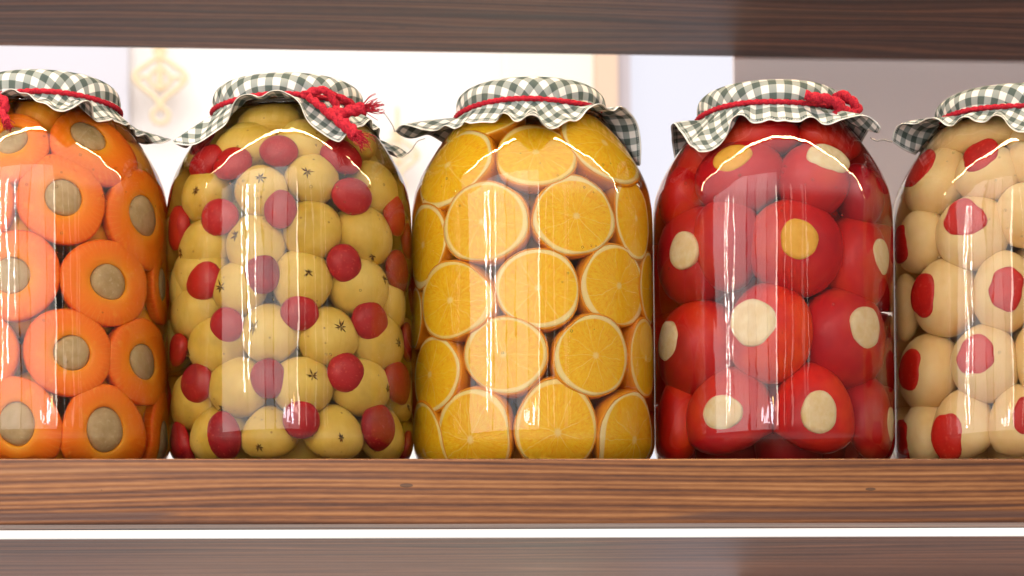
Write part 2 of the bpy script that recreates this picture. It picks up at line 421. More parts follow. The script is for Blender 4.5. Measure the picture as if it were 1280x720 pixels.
def outline(rs, amp=.035):
    ph = [rs.uniform(0, 2*PI) for _ in range(5)]; am = [amp*rs.uniform(.4,1), amp*rs.uniform(.3,.8), amp*rs.uniform(.1,.5), amp*rs.uniform(.1,.3)]
    return lambda a: 1 + am[0]*math.sin(2*a+ph[0]) + am[1]*math.sin(3*a+ph[1]) + am[2]*math.sin(4*a+ph[2]) + am[3]*math.sin(7*a+ph[3])
def rings(jar, pl, name, prof, mat, parent, rs, ol, seg=36, off=(0,0), d0=0, flat=None, close=True, tl=(0,0)):
    """surface of rings: prof = [(radius fraction, depth mm)], outline ol"""
    th, t0, a, b = pl; rref = inner(t0)[0]
    vs, fs, uv = [], [], []
    for (q, d) in prof:
        for k in range(seg):
            an = 2*PI*k/seg; o = ol(an)
            u, v = q*o*math.cos(an), q*o*math.sin(an)
            vs.append(jar.P(th, t0, u*a+off[0], v*b+off[1], d+d0+tl[0]*(1+math.cos(an-tl[1])*q), rref)); uv.append((u, v))
    n = len(prof)
    for i in range(n-1):
        for k in range(seg):
            j = (k+1) % seg; fs.append((i*seg+k, i*seg+j, (i+1)*seg+j, (i+1)*seg+k))
    if close:
        vs.append(jar.P(th, t0, off[0], off[1], prof[0][1]+d0, rref)); uv.append((0,0)); c = len(vs)-1
        for k in range(seg): fs.append((c, (k+1) % seg, k))
        vs.append(jar.P(th, t0, off[0], off[1], prof[-1][1]+d0, rref)); uv.append((0,0)); c = len(vs)-1
        for k in range(seg): fs.append((c, (n-1)*seg+k, (n-1)*seg+(k+1) % seg))
    return mesh_obj(name, vs, fs, mat, parent, vs[-1] if close else None, uv)
def ball_prof(depth, flat=.8, n=11):
    """soft round fruit, only its nose flattened by the glass"""
    out = []
    for q in (.2,.38,.55,.68,.79,.88,.94,.98,1.0):
        out.append((q, flat + depth*(1-math.sqrt(max(0, 1-q**2.25)))))
    return out + [(.97, flat+depth*1.25), (.88, flat+depth*1.47), (.7, flat+depth*1.7), (.4, flat+depth*1.9)]
ORD = ['first','second','third','fourth','fifth','sixth','seventh','eighth','ninth','tenth']
def center(jar, pl, d=3): return jar.P(pl[0], pl[1], 0, 0, d, inner(pl[1])[0])

# --- the kinds of fruit
def add_carrot(jar, pl, rs, hole=None, seg=40):
    t = empty('stuffed_carrot', center(jar, pl)); ol = outline(rs, .022); th, t0, a, b = pl
    hr = .40; hx, hy = (0, 0) if hole is None else hole
    # ring with a hole: blend the inner outline towards the hole's centre
    rref = inner(t0)[0]; vs, fs, uv = [], [], []
    def ring_(q, d, blend):
        for k in range(seg):
            an = 2*PI*k/seg; o = ol(an)*(1-blend) + blend
            u, v = q*o*math.cos(an) + hx*blend, q*o*math.sin(an) + hy*blend
            vs.append(jar.P(th, t0, u*a, v*b, d, rref)); uv.append((u-hx*.6, v-hy*.6))
    for q, d, bl in ((hr,9,1),(hr,3.2,1),(hr+.03,2.0,1),(.55,1.6,.6),(.75,1.4,.3),(.93,1.5,0),(.985,2.4,0),(1.0,4.0,0),(1.0,10,0),(.96,12,0),(hr+.05,12,1)): ring_(q, d, bl)
    n = 11
    for i in range(n):
        for k in range(seg):
            j = (k+1) % seg; i2 = (i+1) % n; fs.append((i*seg+k, i*seg+j, i2*seg+j, i2*seg+k))
    mesh_obj('carrot_ring', vs, fs, CARROT, t, None, uv)
    rings(jar, (th, t0, a*hr*1.04, b*hr*1.04), 'filling', [(.3,1.2),(.6,1.5),(.85,2.3),(1,4.2),(1,9)], OLIVE, t, rs, outline(rs, .05), 24, off=(hx*a, hy*b))
    return t
def add_orange(jar, pl, rs, hole=None, seg=44):
    t = empty('orange_slice', center(jar, pl)); ol = outline(rs, .045); tl = (rs.uniform(.1,2.2), rs.uniform(0,6.28))
    rings(jar, pl, 'slice_flesh', [(.25,1.5),(.5,1.3),(.7,1.2),(.85,1.1),(.90,1.1),(.945,1.25),(.945,10)], OFLESH, t, rs, ol, seg, tl=tl)
    rings(jar, pl, 'rind', [(.946,8),(.948,1.2),(.965,1.15),(.985,1.7),(1.0,3.2),(1.03,8),(1.03,15),(.95,22),(.7,27),(.3,28)], RIND, t, rs, ol, seg, close=False, tl=tl)
    return t
def add_apple(jar, pl, rs, calyx=None, seg=30):
    t = empty('small_yellow_apple', center(jar, pl, 8)); ol = outline(rs, .02); a, b = pl[2], pl[3]
    rings(jar, pl, 'apple_flesh', [(q, d+.9) for q, d in ball_prof(min(a, b)*.86, .35)], APPLE, t, rs, ol, seg)
    if calyx is not None:
        hx, hy = calyx; th, t0 = pl[0], pl[1]; rref = inner(t0)[0]
        rho = min(.96, math.hypot(hx, hy)); dep = .35 + min(a, b)*.86*(1-math.sqrt(1-rho**2.25)) + .9
        vs, fs, uv = [], [], []
        R_ = rs.uniform(2.4, 3.9)
        for k in range(7):                               # dried sepals, each a small pointed leaf
            an = 2*PI*k/7 + rs.uniform(-.3,.3); L = R_*rs.uniform(.8,1.45); w = .38
            b0 = len(vs)
            for (q, sd, dd) in ((.0,0,-.25),(.45,w,-.5),(1,0,-.15+rs.uniform(-.2,.1)),(.45,-w,-.5),(.45,w,.5),(.45,-w,.5)):
                ux = math.cos(an)*q*L - math.sin(an)*sd; uy = math.sin(an)*q*L + math.cos(an)*sd
                vs.append(jar.P(th, t0, hx*a+ux, hy*b+uy, max(dep+dd, .5), rref)); uv.append((0,0))
            fs += [(b0,b0+1,b0+2,b0+3),(b0,b0+4,b0+1),(b0+1,b0+4,b0+2),(b0+2,b0+5,b0+3),(b0+3,b0+5,b0),(b0,b0+5,b0+2,b0+4)]
        mesh_obj('calyx', vs, fs, CALYX, t, None, uv)
    return t
def add_cherry(jar, pl, rs, calyx=None, seg=24):
    ol = outline(rs, .02); a, b = pl[2], pl[3]
    return rings(jar, pl, 'cherry', [(q, d) for q, d in ball_prof(min(a, b, 11)*.62, .2)], CHERRY, None, rs, ol, seg)
def stuffed(kind, skin, part, fills):
    def f(jar, pl, rs, hole=None, seg=36, fill=0, hs=(.36,.36), rag=.06):
        t = empty(kind, center(jar, pl, 10)); ol = outline(rs, .022); a, b = pl[2], pl[3]
        rings(jar, pl, part, [(q, d+.8) for q, d in ball_prof(min(a, b)*.80, .4)], skin, t, rs, ol, seg)
        if hole is not None:
            hx, hy = hole; th, t0 = pl[0], pl[1]; hx = max(-.85, min(.85, hx))
            rho = min(.95, math.hypot(hx, hy)); dd = min(a, b)*.80*(1-math.sqrt(1-rho**2.25))
            base = max(dd, 1.2)
            rings(jar, (th, t0, a*hs[0], b*hs[1]), 'filling', [(.4,base*.75),(.75,base*.8+.1),(.93,base*.9+.3),(1,base+1.2),(1,base+7)], fills[fill], t, rs, outline(rs, rag), 28, off=(hx*a, hy*b))
        return t
    return f
add_pepper = stuffed('stuffed_red_pepper', PEPPER, 'pepper_skin', [CREAM, GOLDP])
add_pale = stuffed('stuffed_pale_fruit', PALE, 'fruit_flesh', [REDP])

# --- what is seen at the front of each jar: (px, py, width, height[, hole px, py, w, h])
ITEMS = {
 'carrot': [(12,184,100,88,15,170,40,24),(113,183,100,90,108,164,46,26),(76,248,112,112,80,246),(174,272,78,122,180,268),(20,343,112,112,13,344),
   (130,352,108,108,137,352),(84,440,112,108,91,441),(172,451,74,108,180,452),(22,524,110,108,20,528),(130,534,108,106,132,534),
   (-28,440,100,106,-28,440),(-34,256,100,110,-34,256),(204,356,24,100),(203,535,20,96)],
 'orange': [(572,209,88,90),(669,193,106,78),(750,186,90,80),(608,277,106,104),(716,270,104,100),(535,304,48,104),(790,272,42,106),
   (572,374,90,100),(672,360,110,100),(766,356,78,106),(547,466,60,98),(632,443,108,98),(739,444,94,104),(802,446,30,102),
   (593,532,96,96),(695,524,107,106),(783,532,66,94),(531,545,40,92),(812,360,12,92),(516,400,12,80),(612,146,86,44),(705,142,60,40)],
 'apple': [(306,167,74,52,None),(382,164,72,52,None),(323,232,70,72,325,222),(393,216,72,70,384,214),(247,238,50,74,245,238),(315,303,78,74,294,294),
   (393,285,80,76,None),(463,292,68,74,469,319),(247,306,56,66,225,316),(475,228,50,70,None),(338,137,76,32,None),(241,338,58,64,None),(293,358,68,66,276,359),
   (379,348,84,76,385,341),(456,356,74,72,482,349),(238,386,56,68,None),(264,428,72,72,232,441),(334,415,78,72,317,409),(414,419,80,72,426,409),
   (479,424,62,72,498,429),(291,482,76,72,273,509),(379,480,86,70,391,470),(459,482,72,68,485,486),(232,500,46,70,None),(262,540,70,68,None),
   (332,542,80,68,324,563),(424,542,84,72,426,548),(488,543,48,70,None),(497,380,24,60,None),(222,356,24,60,None),(446,160,40,40,None)],
 'cherry': [(256,197,36,38),(288,200,46,42),(348,183,50,38),(428,190,50,42),(443,243,50,48),(350,260,43,49),(271,270,46,47),(497,268,22,52),(220,283,22,54),
   (326,341,47,50),(433,328,44,48),(251,350,42,50),(500,338,24,52),(280,406,42,46),(375,390,50,45),(466,400,44,50),(218,437,22,42),(277,206,1,1),(242,479,38,50),
   (334,472,47,50),(435,465,48,50),(500,478,30,54),(275,538,44,50),(377,525,48,53),(477,530,40,52),(220,548,22,44)],
 'pepper': [(922,208,122,104,916,196,48,34,1),(1022,214,96,98,1034,196,54,34,0),(855,314,88,120,855,313,37,46,0),(997,304,138,118,999,299,50,49,1),
   (1084,325,62,114,1101,320,20,44,0),(858,433,88,118,836,426,26,48,0),(962,412,126,120,942,403,60,58,0),(1066,418,96,124,1081,409,38,52,0),
   (905,514,122,112,903,516,48,46,0),(1024,512,112,118,1024,516,46,54,0),(1098,522,48,104,1113,530,10,44,0),(834,526,50,104),(945,152,110,50),(872,180,60,60),(1035,160,60,40),
   (1086,238,40,80),(840,240,44,80),(900,298,92,116)],
 'pale': [(1158,221,68,86,1149,210,31,41),(1233,206,90,78,1227,192,48,38),(1136,300,60,78,1123,307,26,48),(1210,286,100,94,1206,273,54,46),(1283,262,80,86),
   (1225,150,100,42),(1172,370,78,96,1155,369,33,54),(1253,362,88,100,1258,361,47,52),(1150,463,64,92,1138,462,30,48),(1228,452,96,96,1220,444,50,48),
   (1197,531,88,90,1183,538,38,50),(1273,527,86,92,1280,522,30,48),(1143,542,52,84,1127,546,18,44),(1304,446,70,90),(1124,385,22,80),(1300,160,80,60),(1290,192,60,60)],
}
JARDEF = [  # px of the axis, depth jitter, kinds, brine tint, label
 (57, 0.000, ['carrot'], (.99,.97,.93), 'carrot jar', 'large glass jar packed with orange carrot rings, leftmost on the shelf', .0),
 (363, -.001, ['apple','cherry'], (.985,.965,.89), 'apple jar', 'large glass jar packed with small yellow apples and dark red cherries', .3),
 (666, .001, ['orange'], (.99,.97,.90), 'orange jar', 'large glass jar packed with yellow orange slices, middle of the row', .1),
 (966, -.001, ['pepper'], (.99,.95,.93), 'red pepper jar', 'large glass jar packed with stuffed red peppers beside the grey wall', .6),
 (1264, .000, ['pale'], (.99,.97,.92), 'pale jar', 'large glass jar of pale round fruits with red fillings at right edge', .2)]
SIZE = {'carrot':(54,54), 'orange':(51,51), 'apple':(38,36), 'cherry':(23,24), 'pepper':(60,58), 'pale':(46,46)}
DESC = {'carrot':('carrot ring with pale plug','carrot slice','stuffed carrot rings packed in the leftmost jar'),
        'orange':('yellow orange slice with cream pith','orange slice','orange slices packed in the middle jar'),
        'apple':('small yellow apple','apple','small yellow apples packed in the second jar'),
        'cherry':('dark red cherry','cherry','red cherries packed between the yellow apples'),
        'pepper':('stuffed red pepper','red pepper','stuffed red peppers packed in the fourth jar'),
        'pale':('pale fruit with red filling','stuffed fruit','pale stuffed fruits packed in the rightmost jar')}
ADD = {'carrot':add_carrot, 'orange':add_orange, 'apple':add_apple, 'cherry':add_cherry, 'pepper':add_pepper, 'pale':add_pale}

def rows_of(items, tol):
    """sort into rows from the shelf up, left to right"""
    idx = sorted(range(len(items)), key=lambda i: -items[i][1]); rows = []
    for i in idx:
        if rows and abs(items[rows[-1][0]][1]-items[i][1]) < tol: rows[-1].append(i)
        else: rows.append([i])
    lab = {}
    for ri, r in enumerate(rows):
        r.sort(key=lambda i: items[i][0])
        for ci, i in enumerate(r): lab[i] = (ri, ci, len(r))
    return lab

def jar_geometry(jar, root, tint):
    SEG = 96; vs, fs = [], []
    prof = [(0.5, 2.5), (30, 2.0), (46, .6)] + [(PR[i], PZ[i]) for i in range(2, 440, 5)]
    # neck: screwless finish with a rounded ring under the lid
    prof += [(43.2,220.5),(44.6,222),(45.0,223.5),(44.4,225),(43.2,226.5),(42.6,229),(41.8,230.4),(40.4,230.6),(39.4,229.6),(40.4,222)]
    prof = [q for q in prof if q != (40.4,222)] + [(.5, 229.6)]
    for (r, z) in prof:
        for k in range(SEG):
            a = 2*PI*k/SEG; vs.append((jar.x+r*MM*math.sin(a), jar.y-r*MM*math.cos(a), z*MM))
    n = len(prof)
    for i in range(n-1):
        for k in range(SEG):
            j = (k+1) % SEG; fs.append((i*SEG+k, i*SEG+j, (i+1)*SEG+j, (i+1)*SEG+k))
    fs.append(tuple(range(SEG))[::-1]); fs.append(tuple(range((n-1)*SEG, n*SEG)))
    mesh_obj('glass_body', vs, fs, GLASS, root)
    vs, fs = [], []
    bp = [(.5,3.4),(52,3.3),(60,3.5)] + [(PR[i]-2.6, PZ[i]+.8) for i in range(10, 446, 8)] + [(.5,224.5)]
    for (r, z) in bp:
        for k in range(48):
            a = 2*PI*k/48; vs.append((jar.x+r*MM*math.sin(a), jar.y-r*MM*math.cos(a), z*MM))
    for i in range(len(bp)-1):
        for k in range(48):
            j = (k+1) % 48; fs.append((i*48+k, i*48+j, (i+1)*48+j, (i+1)*48+k))
    mesh_obj('brine', vs, fs, brine('brine_'+jar.name.replace(' ','_'), tint), root)
    # pressed lid
    vs, fs = [], []
    lp = [(r_, z_-9) for r_, z_ in [(.5,241.6),(34,241.6),(36,240.9),(38,241.6),(42.5,242),(44.6,241.2),(45.4,239.4),(45.4,236),(46.0,235),(45.4,234.4),(45.1,235),(44.9,239.0),(43,240.6),(.5,240.4)]]
    for (r, z) in lp:
        for k in range(48):
            a = 2*PI*k/48; vs.append((jar.x+r*MM*math.sin(a), jar.y-r*MM*math.cos(a), z*MM))
    for i in range(len(lp)-1):
        for k in range(48):
            j = (k+1) % 48; fs.append((i*48+k, (i+1)*48+k, (i+1)*48+j, i*48+j))
    mesh_obj('lid', vs, fs, LIDM, root)

COREC = {'carrot':(.13,.045,.012), 'orange':(.24,.07,.006), 'apple':(.16,.075,.010), 'pepper':(.13,.004,.004), 'pale':(.24,.11,.03)}
JARS = []
for px, dy, kinds, tint, jname, jlabel, rotk in JARDEF:
    jar = Jar(px, jname, dy); JARS.append(jar)
    root = tag(empty('glass_jar', (jar.x, jar.y, 0)), jlabel, 'glass jar', 'three litre jars standing side by side on the shelf')
    jar_geometry(jar, root, tint)
    rs = random.Random(px+5)
    for kind in kinds:
        placed = []; items = ITEMS[kind]; lab = rows_of(items, 30 if kind == 'cherry' else 38 if kind == 'apple' else 46)
        for i, it in enumerate(items):
            if it[2] < 2: continue
            DD = {'pepper':6,'pale':5,'apple':4.5,'cherry':2}.get(kind, 1.5); pl = jar.place(*it[:4], DD); th, t0, a, b = pl; gk = {'pepper':1.08,'pale':1.06,'apple':1.07}.get(kind, 1.02); a *= gk; b *= gk
            if kind != 'orange' or abs(th) > .9: a = max(a, b*.62 if kind != 'orange' else b*.8)
            pl = (th, t0, a, b); kw = {}; hole = None
            if kind in ('carrot',):
                hole = None
                if len(it) > 5: 
                    hth, ht = jar.hit(it[4], it[5]); hole = ((hth-th)*inner(t0)[0]/a*.8, (ht-t0)/b*.8)
            elif kind == 'apple':
                if it[4] is not None:
                    hth, ht = jar.hit(it[4], min(it[5], 560), 1.5); hole = ((hth-th)*inner(t0)[0]/a, (ht-t0)/b)
                    q = math.hypot(*hole)
                    if q > .8: hole = (hole[0]*.8/q, hole[1]*.8/q)
            elif len(it) > 4 and kind in ('pepper','pale'):
                hp = jar.place(*it[4:8], 2); hole = ((hp[0]-th)*inner(t0)[0]/a, (hp[1]-t0)/b)
                kw = dict(hs=(max(hp[2], hp[3]*.55)/a, hp[3]/b), rag=.045 if kind == 'pepper' else .10)
                if kind == 'pepper': kw['fill'] = it[8]
            o = ADD[kind](jar, pl, rs, hole, **kw)
            ri, ci, nr = lab[i]; d = DESC[kind]
            name = d[0]
            if kind == 'pepper': name = 'red pepper with golden filling' if (len(it) > 8 and it[8]) else 'red pepper with cream filling' if len(it) > 4 else 'plain red pepper'
            if kind == 'pale' and len(it) <= 4: name = 'plain pale fruit'
            if kind == 'apple' and it[4] is not None: name = 'yellow apple with dark calyx'
            tag(o, f'{name}, {ORD[ci]} from left in {ORD[ri]} row up, {jname}'.replace('  ',' ').replace('leftmost','left'), d[1], d[2])
            placed.append((th, t0, a, b))
        # the rest of the packing round the sides and back
        w, h = SIZE[kind]
        if kind == 'cherry': w, h = 40, 36
        tmax = t_of_z(222); row = 0; t = h*.5
        ww, hh = SIZE[kind]
        while t < tmax:
            r = inner(t)[0]; n = max(3, int(2*PI*r/w))
            for k in range(n):
                th = 2*PI*(k+.5*(row % 2))/n + (PI/n if kind == 'cherry' else 0) + rs.uniform(-.03,.03); th = (th+PI) % (2*PI)-PI
                ok = True
                for (a2, t2, aa, bb) in placed:
                    dth = abs((th-a2+PI) % (2*PI)-PI)
                    if (dth*r/(aa+ww*.5))**2 + ((t-t2)/(bb+hh*.5))**2 < (.80 if kind != 'cherry' else 1.0): ok = False; break
                if not ok: continue
                if abs(th) < 1.15 and kind in ('cherry',): continue
                sz = rs.uniform(.93,1.05); pl = (th, t+rs.uniform(-1.5,1.5), ww/2*sz, hh/2*sz)
                hole = None
                if kind == 'apple': hole = (rs.uniform(-.6,.6), rs.uniform(-.6,.6)) if rs.random() < .7 else None
                elif kind in ('pepper','pale'): hole = (rs.uniform(-.2,.2), rs.uniform(-.2,.2))
                elif kind == 'carrot': hole = (0,0)
                o = ADD[kind](jar, pl, rs, hole, seg=20)
                tag(o, f'{DESC[kind][0]} packed round the back of the {jname}', DESC[kind][1], DESC[kind][2]+', round the back')
                placed.append(pl)
            t += h*.88; row += 1
    # small air bubbles caught under the shoulder
    vs, fs = [], []
    for k in range(34):
        th = rs.gauss(0, .55); t = t_of_z(rs.uniform(150, 196)) if k % 3 else t_of_z(rs.uniform(60, 190)); r_ = rs.uniform(.35, .95)*MM
        c_ = jar.P(th, t, 0, 0, 1.2, 70); c0 = len(vs)
        for u in range(7):
            for w_ in range(10):
                p, q = PI*(u+.001)/6.002, 2*PI*w_/10
                vs.append((c_.x+r_*math.sin(p)*math.cos(q), c_.y+r_*math.sin(p)*math.sin(q), c_.z+r_*math.cos(p)))
        for u in range(6):
            for w_ in range(10): x_ = (w_+1) % 10; fs.append((c0+u*10+w_, c0+(u+1)*10+w_, c0+(u+1)*10+x_, c0+u*10+x_))
    tag(mesh_obj('air_bubbles', vs, fs, BUB, root), kind='stuff')
    # fruit packed deeper in the jar, only glimpsed between the front ones
    vs, fs = [], []; rb = {'carrot':15,'orange':18,'apple':15,'pepper':19,'pale':17}[kinds[0]]
    z = rb+4
    while z < 212:
        R1 = max(0, float(np.interp(z, PZ, PR)) - {'carrot':17,'orange':32}.get(kinds[0], rb*2.1) - rb*.75)
        for rad_, n in ((R1, max(1, int(2*PI*R1/(rb*1.75)))), (R1-rb*1.7, max(0, int(2*PI*(R1-rb*1.7)/(rb*1.75))))):
            for k in range(n):
                a = 2*PI*k/n + rs.uniform(-.2,.2); zz = z+rs.uniform(-3,3); r_ = rb*rs.uniform(.88,1.05); c0 = len(vs)
                cx, cy = rad_*math.sin(a), -rad_*math.cos(a); NA, NB = 14, 9
                for u in range(NB+1):
                    for w_ in range(NA):
                        p, q = PI*u/NB, 2*PI*w_/NA
                        vs.append((jar.x+(cx+r_*math.sin(p)*math.cos(q))*MM, jar.y+(cy+r_*math.sin(p)*math.sin(q))*MM, max(zz+r_*math.cos(p), 4)*MM))
                for u in range(NB):
                    for w_ in range(NA): x_ = (w_+1) % NA; fs.append((c0+u*NA+w_, c0+(u+1)*NA+w_, c0+(u+1)*NA+x_, c0+u*NA+x_))
        z += rb*1.55
    INM = {'carrot':CARROT,'orange':RIND,'apple':APPLE,'pepper':PEPPER,'pale':PALE}[kinds[0]]
    tag(mesh_obj('packed_fruit_mass', vs, fs, INM, None, (jar.x, jar.y, .008)),
        f'fruit packed deep in the middle of the {jname}', 'packed fruit', None, 'stuff')

# ------------------------------------------------------------------ gingham covers: a small cloth simulation
def simulate(rot, seed, N=54, flare=.5, offs=(0,0), tie=44.5, tie_z=222.5, steps=230, size=71.0):
    rng = np.random.default_rng(seed); A = size
    g = np.linspace(-A, A, N); U, V = np.meshgrid(g, g, indexing='ij')
    ca, sa = math.cos(rot), math.sin(rot)
    Mc = 1-.13*(np.abs(U*V)/A**2)**1.5; Um, Vm = U*Mc, V*Mc
    X = np.stack([ca*Um-sa*Vm+offs[0], sa*Um+ca*Vm+offs[1], np.full_like(U, 245)], -1); FL = X.reshape(-1, 3).copy()
    ang = np.arctan2(X[...,1], X[...,0]); rho0 = np.hypot(X[...,0], X[...,1])
    ph = rng.uniform(0, 6.28, 6)
    wave = np.sin(5*ang+ph[0]) + .7*np.sin(8*ang+ph[1]) + .5*np.sin(12*ang+ph[2]) + .7*np.sin(17*ang+ph[0])
    X[...,2] += np.clip((rho0-40)/30, 0, 1.5)*wave*1.6
    Vv = np.zeros_like(X); L = 2*A/(N-1)
    cons = []
    def add(sl1, sl2, rest, k): cons.append((sl1, sl2, rest, k))
    for ax in (0, 1):
        for st, kk in ((1, 1.0), (2, .35), (4, .12)):
            for par in range(2*st if st > 1 else 2):
                pass
    def sl(axis, start, step, st):
        a = [slice(None), slice(None)]; b = [slice(None), slice(None)]
        i0 = np.arange(start, N-st, 1)
        return i0
    idx = np.arange(N*N).reshape(N, N)
    def batch(i, j, rest, k):
        i, j = i.ravel(), j.ravel(); cons.append((i, j, np.sqrt(((FL[i]-FL[j])**2).sum(1)), k))
    for st, kk in ((1, 1.0), (2, .12), (4, .03)):
        for par in range(2):
            sel = np.array([q for q in range(N-st) if (q//st) % 2 == par])
            batch(idx[sel, :], idx[sel+st, :], L*st, kk); batch(idx[:, sel], idx[:, sel+st], L*st, kk)
    for par in range(2):
        sel = np.array([q for q in range(N-1) if q % 2 == par])
        batch(idx[sel, :-1], idx[sel+1, 1:], L*math.sqrt(2), .35); batch(idx[sel, 1:], idx[sel+1, :-1], L*math.sqrt(2), .35)
    P = X.reshape(-1, 3).copy(); Vl = np.zeros_like(P); rho = rho0.ravel(); an0 = ang.ravel()
    band = (rho > 56.0) & (rho < 60.0)
    corner = np.clip((rho-A)/(A*.41), 0, 1)
    wv = wave.ravel()
    LT, LR = 241.0, 46.6       # padded lid: top height and radius
    def collide(Q):
        r = np.hypot(Q[:,0], Q[:,1]) + 1e-6; z = Q[:,2]
        # rounded top edge (quarter ellipse, 8 mm)
        e = 9.0; rc = np.clip(r-(LR-e-3), 0, e+3)/(e+3)
        top = LT - e*(1-np.sqrt(np.clip(1-rc**2, 0, 1))) - (r/LR)**2*1.2
        bz = np.interp(z, [150,165,176,186,195,204,211,217,221,224,227,230,236,LT], [76,76,74.6,70.8,65.8,60,54.6,49.4,46,44.3,44.6,45.8,LR,LR-4])
        ins = (r < bz) & (z < top)
        up = top - z; out = bz - r
        pu = ins & ((up < out) | (z > 236))
        po = ins & ~pu
        Q[pu, 2] = top[pu]
        f = (bz[po]/r[po]); Q[po, 0] *= f; Q[po, 1] *= f
        return pu | po
    dt = 1/60.
    for s in range(steps):
        gph = min(1, s/70)
        f = np.zeros_like(P); f[:,2] = -3500 if s < 110 else -1500
        out = np.clip((rho-58)/20, 0, 1)
        if s > 60:
            sec = np.clip((rho-58)/5, 0, 1)*np.clip(1-(rho-58)/22, 0, 1)*np.clip(np.sin(2*an0+ph[5])+.35*np.sin(5*an0+ph[1]), 0, 1)*(np.abs(P[:,2]-224) < 12)
            f[:,2] += sec*3300; f[:,0] += np.cos(an0)*sec*3000; f[:,1] += np.sin(an0)*sec*3000
            f[:,2] += out*corner*900
            fl = flare*3000*out*(1+.55*np.sin(3*an0+ph[3]) + .45*wv*.6)
            f[:,0] += np.cos(an0)*fl; f[:,1] += np.sin(an0)*fl
            f[:,2] += out*(.15+.85*corner)*flare*(1500 + 2300*wv)
        Vl = (Vl + f*dt)*.93; old = P.copy(); P = P + Vl*dt
        for it in range(9):
            for (i, j, rest, k) in cons:
                d = P[j]-P[i]; l = np.sqrt((d*d).sum(1))+1e-9
                c = (d*((l-rest)/l*.5*k)[:,None]); 
                P[i] += c; P[j] -= c
            if s > 40:                                # the cord draws the cloth in
                tr_ = max(tie, 72-(s-40)*.5); tz = tie_z
                Q = P[band]; r = np.hypot(Q[:,0], Q[:,1])+1e-6
                fac = np.minimum(1, tr_/r); Q[:,0] *= fac; Q[:,1] *= fac
                kz = min(1, (s-40)/60); Q[:,2] += (tz + 1.2*np.sin(2*an0[band]+ph[4]) - Q[:,2])*.35*kz
                P[band] = Q
            if it % 2: collide(P)
        hitm = collide(P)
        Vl = (P-old)/dt; Vl[hitm] *= .3
        sp = np.sqrt((Vl**2).sum(1)); mx = 700; Vl *= np.minimum(1, mx/(sp+1e-6))[:,None]
    return P, U.ravel()*CLOTH_A/MM/A, V.ravel()*CLOTH_A/MM/A, N
def cover(jar, rot, seed, label, **kw):
    P, U, V, N = simulate(rot, seed, **kw)
    vs = [(jar.x+p[0]*MM, jar.y+p[1]*MM, p[2]*MM) for p in P]
    fs = [(i*N+j, (i+1)*N+j, (i+1)*N+j+1, i*N+j+1) for i in range(N-1) for j in range(N-1)]
    o = mesh_obj('gingham_cover', vs, fs, GING, None, (jar.x, jar.y, .217), list(zip(U, V)))
    s = o.modifiers.new('s', 'SOLIDIFY'); s.thickness = .0007; s.offset = 1
    b = o.modifiers.new('u', 'SUBSURF'); b.levels = 1; b.render_levels = 1
    return tag(o, label, 'cloth cover', 'green gingham covers tied over the jar lids')
CL = [cover(JARS[0], math.radians(45-68+90), 11, 'green and white gingham cover on the carrot jar, cut off at left', flare=.55),
      cover(JARS[1], math.radians(72), 23, 'gingham cover with long side tails and frayed red knot on the apple jar', flare=.5, offs=(-1,0), size=73.5),
      cover(JARS[2], math.radians(42), 37, 'gingham cover without a visible knot on the orange slice jar', flare=.62, size=72),
      cover(JARS[3], math.radians(86), 41, 'gingham cover with red cord loops at its right on the pepper jar', flare=.5, size=74.5),
      cover(JARS[4], math.radians(46), 59, 'gingham cover on the pale fruit jar, cut off by right edge', flare=.5)]

# ------------------------------------------------------------------ red cords
def cord(jar, seed, label, z=224.6, r=46.6, tilt=(0,0)):
    rs = random.Random(seed); pts = []
    n = 220
    for k in range(n):
        a = 2*PI*k/n; rr = r + .35*math.sin(5*a+seed)
        pts.append(Vector((jar.x+rr*MM*math.sin(a), jar.y-rr*MM*math.cos(a), (z + tilt[0]*math.sin(a) + .5*math.sin(3*a+seed))*MM)))
    root = tag(empty('red_cord', (jar.x, jar.y, z*MM)), label, 'cord', 'red cords tied round the covers')
    vs, fs = [], []; sweep(pts, 1.55*MM, vs, fs, 12, 3, 2*PI/(4.5*MM), closed=True)
    mesh_obj('cord_loop', vs, fs, CORD, root)
    return root
def rope_piece(root, name, pix, ydepth, rad, fray=None, seed=1):
    """rope through photo points at the given distances in front of the jar axis"""
    rs = random.Random(seed)
    pts = catmull([at(px, py, y) for (px, py), y in zip(pix, ydepth)], 14)
    vs, fs = [], []; sweep(pts, rad, vs, fs, 14, 3, 2*PI/(6*MM), taper=lambda q: .85+.3*q if fray else 1)
    o = mesh_obj(name, vs, fs, CORD, root)
    if fray:
        d = (pts[-1]-pts[-4]).normalized(); vs, fs = [], []
        for k in range(46):
            s_ = Vector((rs.gauss(0,1), rs.gauss(0,1), rs.gauss(0,1)))*.33
            st = pts[-2] + Vector((rs.uniform(-1,1), rs.uniform(-1,1), rs.uniform(-1,1)))*rad*.7
            e = st + (d+s_*fray[1]).normalized()*fray[0]*rs.uniform(.6,1.15)
            mid = (st+e)*.5 + Vector((rs.gauss(0,1), rs.gauss(0,1), rs.gauss(0,1)))*.0009
            sweep(catmull([st, mid, e], 4), .32*MM, vs, fs, 5, taper=lambda q: 1-.5*q)
        mesh_obj('frayed_tassel', vs, fs, CORD, root)
    return o
K1 = cord(JARS[0], 1, 'red cord round the gingham on the carrot jar, knot at left')
rope_piece(K1, 'knot', [(-14,128),(-2,122),(6,128),(4,138),(-6,140)], [-.052,-.055,-.057,-.057,-.054], 2.6*MM)
rope_piece(K1, 'cord_end', [(-4,134),(4,142),(8,152)], [-.056,-.059,-.061], 2.2*MM, (.006,.8), 3)
K2 = cord(JARS[1], 2, 'red cord with a thick frayed knot on the apple jar')
